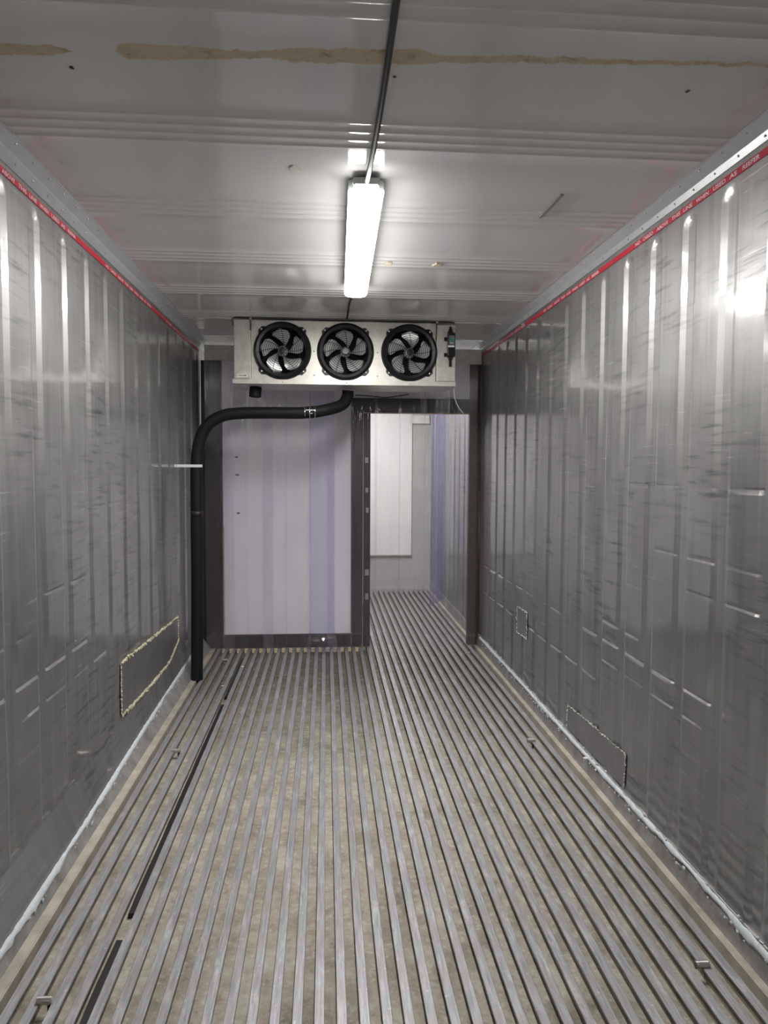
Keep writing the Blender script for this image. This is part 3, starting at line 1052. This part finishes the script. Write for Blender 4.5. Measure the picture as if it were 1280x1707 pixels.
# a second curtain pushed aside against the right wall beyond the doorway
for k in range(4):
    xa = 1.01 + 0.06 * k
    fr, bk = [], []
    for i in range(31):
        t = i / 30
        z = 2.46 - t * (2.46 - 0.15)
        rf, rb = [], []
        for j in range(9):
            u = j / 8
            a = u * math.pi * 1.5 + k
            x = xa + 0.018 * math.cos(a) + 0.05 * (u - 0.4) * (0.4 + 0.6 * t)
            y = 6.95 + 0.14 * k + 0.03 * math.sin(a) + 0.04 * u * t + 0.01 * noise.noise(Vector((x * 4, z * 1.5, k)))
            rf.append((min(x, 1.25), y, z))
            rb.append((min(x, 1.25), y + 0.002, z))
        fr.append(rf)
        bk.append(rb)
    mb = MB()
    mb.grid([f + list(reversed(b)) for f, b in zip(fr, bk)], True, True)
    o = sharp(mb.build('gathered_strip', M['pvc_old'], smooth=True), 50)
    tag(o, 'bunched purple-tinted plastic strip by the right wall beyond the doorway', 'curtain strip', 'gathered strips beyond the doorway')

# yellow foam plugs in the channels under the partition
for k in range(-15, 5):
    cx_ = PHASE + PITCH * (k + 0.5)
    if cx_ < -0.85 or cx_ > 0.31:
        continue
    hgt = -0.002 + random.uniform(-0.003, 0.0)
    o = MB().box(-0.014 + random.uniform(-.002, .002), 0.014 + random.uniform(-.002, .002), -0.004 - random.uniform(0, .006), 0.03, -0.0385, hgt).build('foam_plug', M['foam'], bevel=.002)
    o.location = (cx_, YP - .01, 0)
    tag(o, 'small yellow foam plug between floor rails under the partition', 'foam plug', 'foam plugs under the partition')

# ------------------------------------------------------------------ tube light, its twin behind the photographer and one past the doorway


def batten(name, label, p0, p1, mat, cat='light'):
    p0, p1 = Vector(p0), Vector(p1)
    ln = (p1 - p0).length
    t = thing(name, label, cat, p0)
    t.rotation_euler = (0, 0, math.atan2(-(p1.x - p0.x), p1.y - p0.y))
    w = 0.0625
    # housing back and diffuser, both swept along the fixture
    prof = [(-w * .9, 0), (-w, -.006), (-w, -.036), (w, -.036), (w, -.006), (w * .9, 0)]
    MB().prism_y(prof, 0.012, ln - .012).build('housing', M['fixture'], t)
    rows = []
    for yy, g in ((0.0, 0.90), (0.003, 0.96), (0.010, 1.0), (ln - .010, 1.0), (ln - .003, 0.96), (ln, 0.90)):
        row = []
        for s in range(15):
            a = math.pi * s / 14
            row.append((-w * g * math.copysign(abs(math.cos(a)) ** 0.6, math.cos(a)), yy, -.0362 - .028 * g * math.sin(a) ** 0.75))
        rows.append(row)
    MB().grid(rows, True, True).build('diffuser', mat, t)
    for ya, yb in ((-0.022, 0.0115), (ln - .0115, ln + .03)):
        rows = []
        for yy, g in ((ya, .86), (ya + .006, .97), (yb - .006, 1.0), (yb, 1.0)) if ya < 0 else ((ya, 1.0), (ya + .006, 1.0), (yb - .006, .97), (yb, .86)):
            rows.append([(x * g, yy, z * g - .001) for x, z in [(-.046, -.002), (-.050, -.010), (-.044, -.028), (.044, -.028), (.050, -.010), (.046, -.002)]])
        MB().grid(rows, True, True).build('end_cap', M['fixture'], t)
    MB().box(-.03, .03, ln * .2, ln * .2 + .03, 0.0, .006).build('clip', M['steel'], t)
    MB().box(-.03, .03, ln * .8, ln * .8 + .03, 0.0, .006).build('clip', M['steel'], t)
    return t


ZL = H - 0.0085
batten('tube_light', 'long glowing white tube light on the ceiling in front of the evaporator', (0.139, 2.60, ZL), (0.162, 4.10, ZL), M['lamp'])
batten('tube_light', 'long tube light on the ceiling behind the photographer', (0.11, -1.25, ZL), (0.13, 0.28, ZL), M['lamp_rear'])
batten('tube_light', 'long tube light on the ceiling past the doorway', (0.40, 6.6, ZL), (0.40, 8.13, ZL), M['lamp_far'])

pts = smooth_path([(0.135, 0.31, 2.462), (0.143, 0.7, 2.476), (0.148, 1.2, 2.477), (0.150, 1.64, 2.477), (0.151, 1.82, 2.476), (0.151, 2.05, 2.474), (0.148, 2.30, 2.470), (0.143, 2.48, 2.464), (0.140, 2.572, 2.463)], 6)
tag(MB().tube(pts, 0.0088, 12).build('ceiling_cable', M['cable'], smooth=True), 'thick black cable running along the ceiling to the near end of the tube light', 'cable')
pts = smooth_path([(0.162, 4.136, 2.463), (0.158, 4.24, 2.476), (0.142, 4.48, 2.478), (0.140, 4.8, 2.478), (0.139, EY - .03, 2.478)], 5)
tag(MB().tube(pts, 0.0062, 10).build('ceiling_cable', M['cable'], smooth=True), 'short black cable from the far end of the tube light to the evaporator', 'cable')

# ------------------------------------------------------------------ red load line with lettering on both walls
WORDS = [('NO', 0.0, .048), ('CARGO', .075, .165), ('ABOVE', .198, .292), ('THIS', .321, .386), ('LINE', .408, .474), ('WHEN', .501, .584), ('USED', .611, .688), ('AS', .712, .752), ('REEFER', .782, .873)]
WM = {w: text_mesh(w, 0.019) for w, a, b_ in WORDS}
for s in (-1, 1):
    xs = XL + .0022 if s < 0 else XR - .0022
    ya, yb = Y0 + .02, YP - .03
    xa_, xb_ = (xs - .0008, xs + .0008)
    t = MB().box(xa_, xb_, ya, yb, 2.393, 2.4155).build('warning_stripe', M['red'])
    tag(t, 'red NO CARGO ABOVE THIS LINE tape along the top of the %s wall' % ('left' if s < 0 else 'right'), 'warning stripe', 'red load line tapes')
    mb = MB()
    starts = [2.993 + 1.279 * k for k in range(-1, 3)] if s > 0 else [3.513 + 1.279 * k for k in range(-3, 2)]
    for y0_ in starts:
        for w, a, b_ in WORDS:
            vs_, fs = WM[w]
            wx = max(v.x for v in vs_)
            sc = (b_ - a) / wx
            i = len(mb.v)
            for v in vs_:
                d_ = a + v.x * sc
                yy = y0_ + d_ if s < 0 else y0_ - d_
                mb.v.append((xs + (.0012 if s < 0 else -.0012), yy, 2.3975 + v.y))
            mb.f += [tuple(i + q for q in f) for f in fs]
    lo_ = mb.build('lettering', M['white_ink'], t)

# ------------------------------------------------------------------ sealant beads along the floor edges
for s, tab in ((-1, SPL), (1, SPR)):
    rows = []
    y = tab[0][0]
    inw = 1 if s < 0 else -1
    kdir = Vector((inw * 0.55, 0, -0.83)) if s < 0 else Vector((inw * 0.15, 0, -0.99))
    nrm = Vector((inw * 0.83, 0, 0.55)) if s < 0 else Vector((inw * 0.99, 0, 0.15))
    while y < tab[-1][0]:
        x, z = interp(tab, y)
        n1 = noise.noise(Vector((y * 2.3, s * 3, 0)))
        n2 = noise.noise(Vector((y * 9.0, s * 5, 2)))
        n3 = noise.noise(Vector((y * 27.0, s * 5, 7)))
        w = 0.0115 + 0.006 * n1 + 0.006 * n2 + 0.005 * n3
        c = Vector((x, y, z)) + nrm * (.003 if s < 0 else 0) + kdir * (0.006 * n1 + 0.004 * n2)
        h_ = 0.005 + 0.002 * n2
        row = []
        for q in range(9):
            u = q / 8 * 2 - 1
            jag = 1 + 0.25 * noise.noise(Vector((y * 40, u * 3, s)))
            row.append(c + kdir * (u * w * jag) + nrm * (h_ * (1 - u * u) - 0.001))
        rows.append(row)
        y += 0.014
    mb = MB()
    closed = [r + [r[-1] - nrm * .004, r[0] - nrm * .004] for r in rows]
    mb.grid(closed, True, True)
    # dabs and smears below the bead
    for q in range(130):
        y = random.uniform(tab[0][0], tab[-1][0])
        x, z = interp(tab, y)
        off = random.choice((-1, 1, 1)) * random.uniform(.012, .026)
        c = Vector((x, y, z)) + kdir * off
        mb.blob(c + nrm * .0005, random.uniform(.003, .009), 7, 4, (0.35, random.uniform(.5, 1.6), random.uniform(.4, 1.1)))
    o = mb.build('sealant_bead', M['sealant'], smooth=True)
    tag(o, 'smeared pale grey sealant bead along the foot of the %s wall' % ('left' if s < 0 else 'right'), 'sealant', 'sealant beads along the floor')

# ------------------------------------------------------------------ repair plates with crumbly sealant borders


def repair(label, s, corners, mat_bead, n_per_m, size, open_bottom=False):
    """corners: (y, z) in order around the plate"""
    xs = (XL if s < 0 else XR)
    inw = 1 if s < 0 else -1
    ymid = sum(c[0] for c in corners) / len(corners)
    zmin = min(c[1] for c in corners)
    org = Vector((xs, ymid, zmin))
    t = thing('repair_plate', label, 'repair plate', org)
    a = [(inw * .0035, c[0] - ymid, c[1] - zmin) for c in corners]
    b_ = [(inw * .0055, c[0] - ymid, c[1] - zmin) for c in corners]
    MB().grid([a, b_], True, True).build('plate', M['patch'], t)
    mb = MB()
    n = len(corners)
    for k in range(n - (1 if open_bottom else 0)):
        p, q = Vector((0,) + corners[k]), Vector((0,) + corners[(k + 1) % n])
        ln = (q - p).length
        cnt = int(ln * n_per_m)
        for i in range(cnt):
            f = (i + random.random()) / cnt
            c = p.lerp(q, f)
            big = 0.55 + 0.6 * abs(noise.noise(Vector((c.y * 6, c.z * 6, 3)))) + 0.5 * random.random() ** 3
            r = size * big
            mb.blob((inw * (.0052 + r * .25), c.y - ymid + random.gauss(0, size * .5), c.z - zmin + random.gauss(0, size * .5)), r, 6, 4, (0.55, 1, 1))
    mb.build('sealant_border', mat_bead, t, smooth=True)


repair('dark patch plate edged with yellow crumbly sealant low on the left wall', -1,
       [(3.64, 0.516), (4.25, 0.49), (5.03, 0.462), (5.05, 0.30), (4.75, 0.225), (4.2, 0.225), (3.64, 0.250)], M['bead'], 130, .0085)
repair('large patch plate with crumbly grey edges touching the right sealant bead', 1,
       [(3.715, 0.118), (3.704, 0.238), (3.3, 0.258), (2.955, 0.268), (2.965, 0.118)], M['bead_grey'], 110, .0055, True)
repair('small upright patch plate low on the right wall near the curtain', 1,
       [(4.75, 0.39), (4.75, 0.566), (4.51, 0.567), (4.51, 0.40)], M['bead_grey'], 90, .0055)

# ------------------------------------------------------------------ things on the floor
PINS = [(-0.776, 2.01, 'steel pin across the floor rails in the near left corner'),
        (-0.778, 3.81, 'small pale steel pin across the rails beside the black channel strip'),
        (-0.774, 5.62, 'small steel pin across the rails near the foot of the hose'),
        (1.120, 2.02, 'steel pin across the rails in the near right corner'),
        (1.113, 3.83, 'small steel pin across the rails below the large right patch plate'),
        (1.127, 5.71, 'small pale steel pin across the rails at the right end of the curtain')]
for px, py, lab in PINS:
    t = thing('floor_pin', lab, 'pin', (px, py, 0.0))
    tag(t, group='steel pins across the floor rails')
    MB().tube([(-0.021, 0, 0.004), (0.018, 0, 0.004), (0.021, 0, 0.004)], [0.0115, 0.0115, 0.009], 16).build('bar', M['steel'], t, smooth=False)
    MB().tube([(0.012, -.002, -0.008), (0.012, -.002, -0.039)], 0.006, 10).build('shank', M['rubber'], t)

xs_ = PHASE - PITCH * 11.5 + 0.004
for (ya, yb, lab) in ((1.0, 2.30, 'near length of black strip lying in a floor channel on the left'),
                      (2.44, 4.62, 'long middle length of black strip lying in a floor channel on the left'),
                      (4.78, 5.75, 'far length of black strip in a floor channel, near the curtain')):
    rows = []
    n = int((yb - ya) / .05) + 1
    for k in range(n + 1):
        y = ya + (yb - ya) * k / n
        w = 0.0165 + 0.003 * noise.noise(Vector((y * 6, 1, 1)))
        z = -0.021 + .003 * noise.noise(Vector((y * 4, 3, 1)))
        rows.append([(xs_ - w, y, -.0388), (xs_ - w, y, z), (xs_ + w, y, z), (xs_ + w, y, -.0388)])
    tag(MB().grid(rows, True, True).build('channel_strip', M['rubber']), lab, 'strip', 'black channel strips')

SCR = [(-0.62, 5.42, .012, 'white scrap on the rails near the left foot of the curtain'),
       (-0.70, 4.95, .008, 'pale crumb on the rails just right of the hose foot'),
       (1.262, 3.38, .012, 'cream lump of foam on the sealant by the large right plate')]
for (x, y, r, lab) in SCR:
    m = MB().blob((0, 0, 0), r, 8, 5, (1.2, 0.8, 0.45))
    m.v = [(v[0] * (1 + .3 * noise.noise(Vector(v) * 90)), v[1] * (1 + .3 * noise.noise(Vector(v) * 70)), v[2]) for v in m.v]
    o = m.build('scrap', M['pale'])
    o.location = (x, y, r * .45 if x < 1.2 else 0.082)
    if x > 1.2:
        o.location.x = 1.255
    tag(o, lab, 'scrap')

# ------------------------------------------------------------------ marks on ceiling and panel


def ragged(name, label, cat, loc, sx, sy, mat, th=.003, seed=0, flat='z'):
    m = MB()
    top, bot = [], []
    n = 22
    for k in range(n):
        a = 2 * math.pi * k / n
        rr = 0.75 + 0.45 * noise.noise(Vector((math.cos(a) * 1.7 + seed, math.sin(a) * 1.7, seed * 2.1)))
        px, py = math.cos(a) * sx * rr, math.sin(a) * sy * rr
        if flat == 'z':
            top.append((px, py, 0))
            bot.append((px * .85, py * .85, -th))
        else:
            top.append((px, 0, py))
            bot.append((px * .85, -th, py * .85))
    m.grid([top, bot], True, True)
    o = m.build(name, mat)
    o.location = loc
    return tag(o, label, cat)


ragged('adhesive_patch', 'square dried glue patch on the ceiling just right of the tube light', 'glue patch', (0.308, 3.66, H - .0018), .024, .05, M['adhesive'], .004, 1)
ragged('adhesive_patch', 'ragged dried glue patch on the ceiling, farther right of the tube light', 'glue patch', (0.552, 3.66, H - .0018), .034, .05, M['adhesive'], .006, 2)
ragged('adhesive_patch', 'pale peeled patch on the ceiling left of the tube light', 'glue patch', (-0.108, 2.556, H - .0018), .028, .035, M['pale'], .002, 3)
o = MB().box(-.007, .007, -.125, .125, -.004, 0).build('ceiling_strip', M['tape'])
o.location = (0.861, 2.82, H - .0018)
o.rotation_euler = (0, 0, 0.03)
tag(o, 'narrow metal strip stuck to the ceiling right of the tube light', 'strip')
ragged('ceiling_hole', 'small dark hole in the ceiling left of the cable', 'hole', (-0.641, 1.974, H - .0016), .008, .010, M['rubber'], .001, 5)
ragged('ceiling_hole', 'small dark hole in the ceiling at the far right', 'hole', (0.962, 1.948, H - .0016), .007, .009, M['rubber'], .001, 6)
ragged('ceiling_hole', 'small dark hole in the ceiling close beside the thick black cable', 'hole', (0.176, 1.945, H - .0016), .006, .008, M['rubber'], .001, 7)
for (x, z, lab, sd) in ((-0.724, 1.565, 'topmost of the three grey marks on the white panel', 8), (-0.719, 1.42, 'middle of the three grey marks on the white panel', 9), (-0.712, 1.11, 'lowest of the three grey marks on the white panel', 10)):
    ragged('panel_mark', lab, 'mark', (x, YP + .0215, z), .019, .011, M['smudge'], .001, sd, 'y')
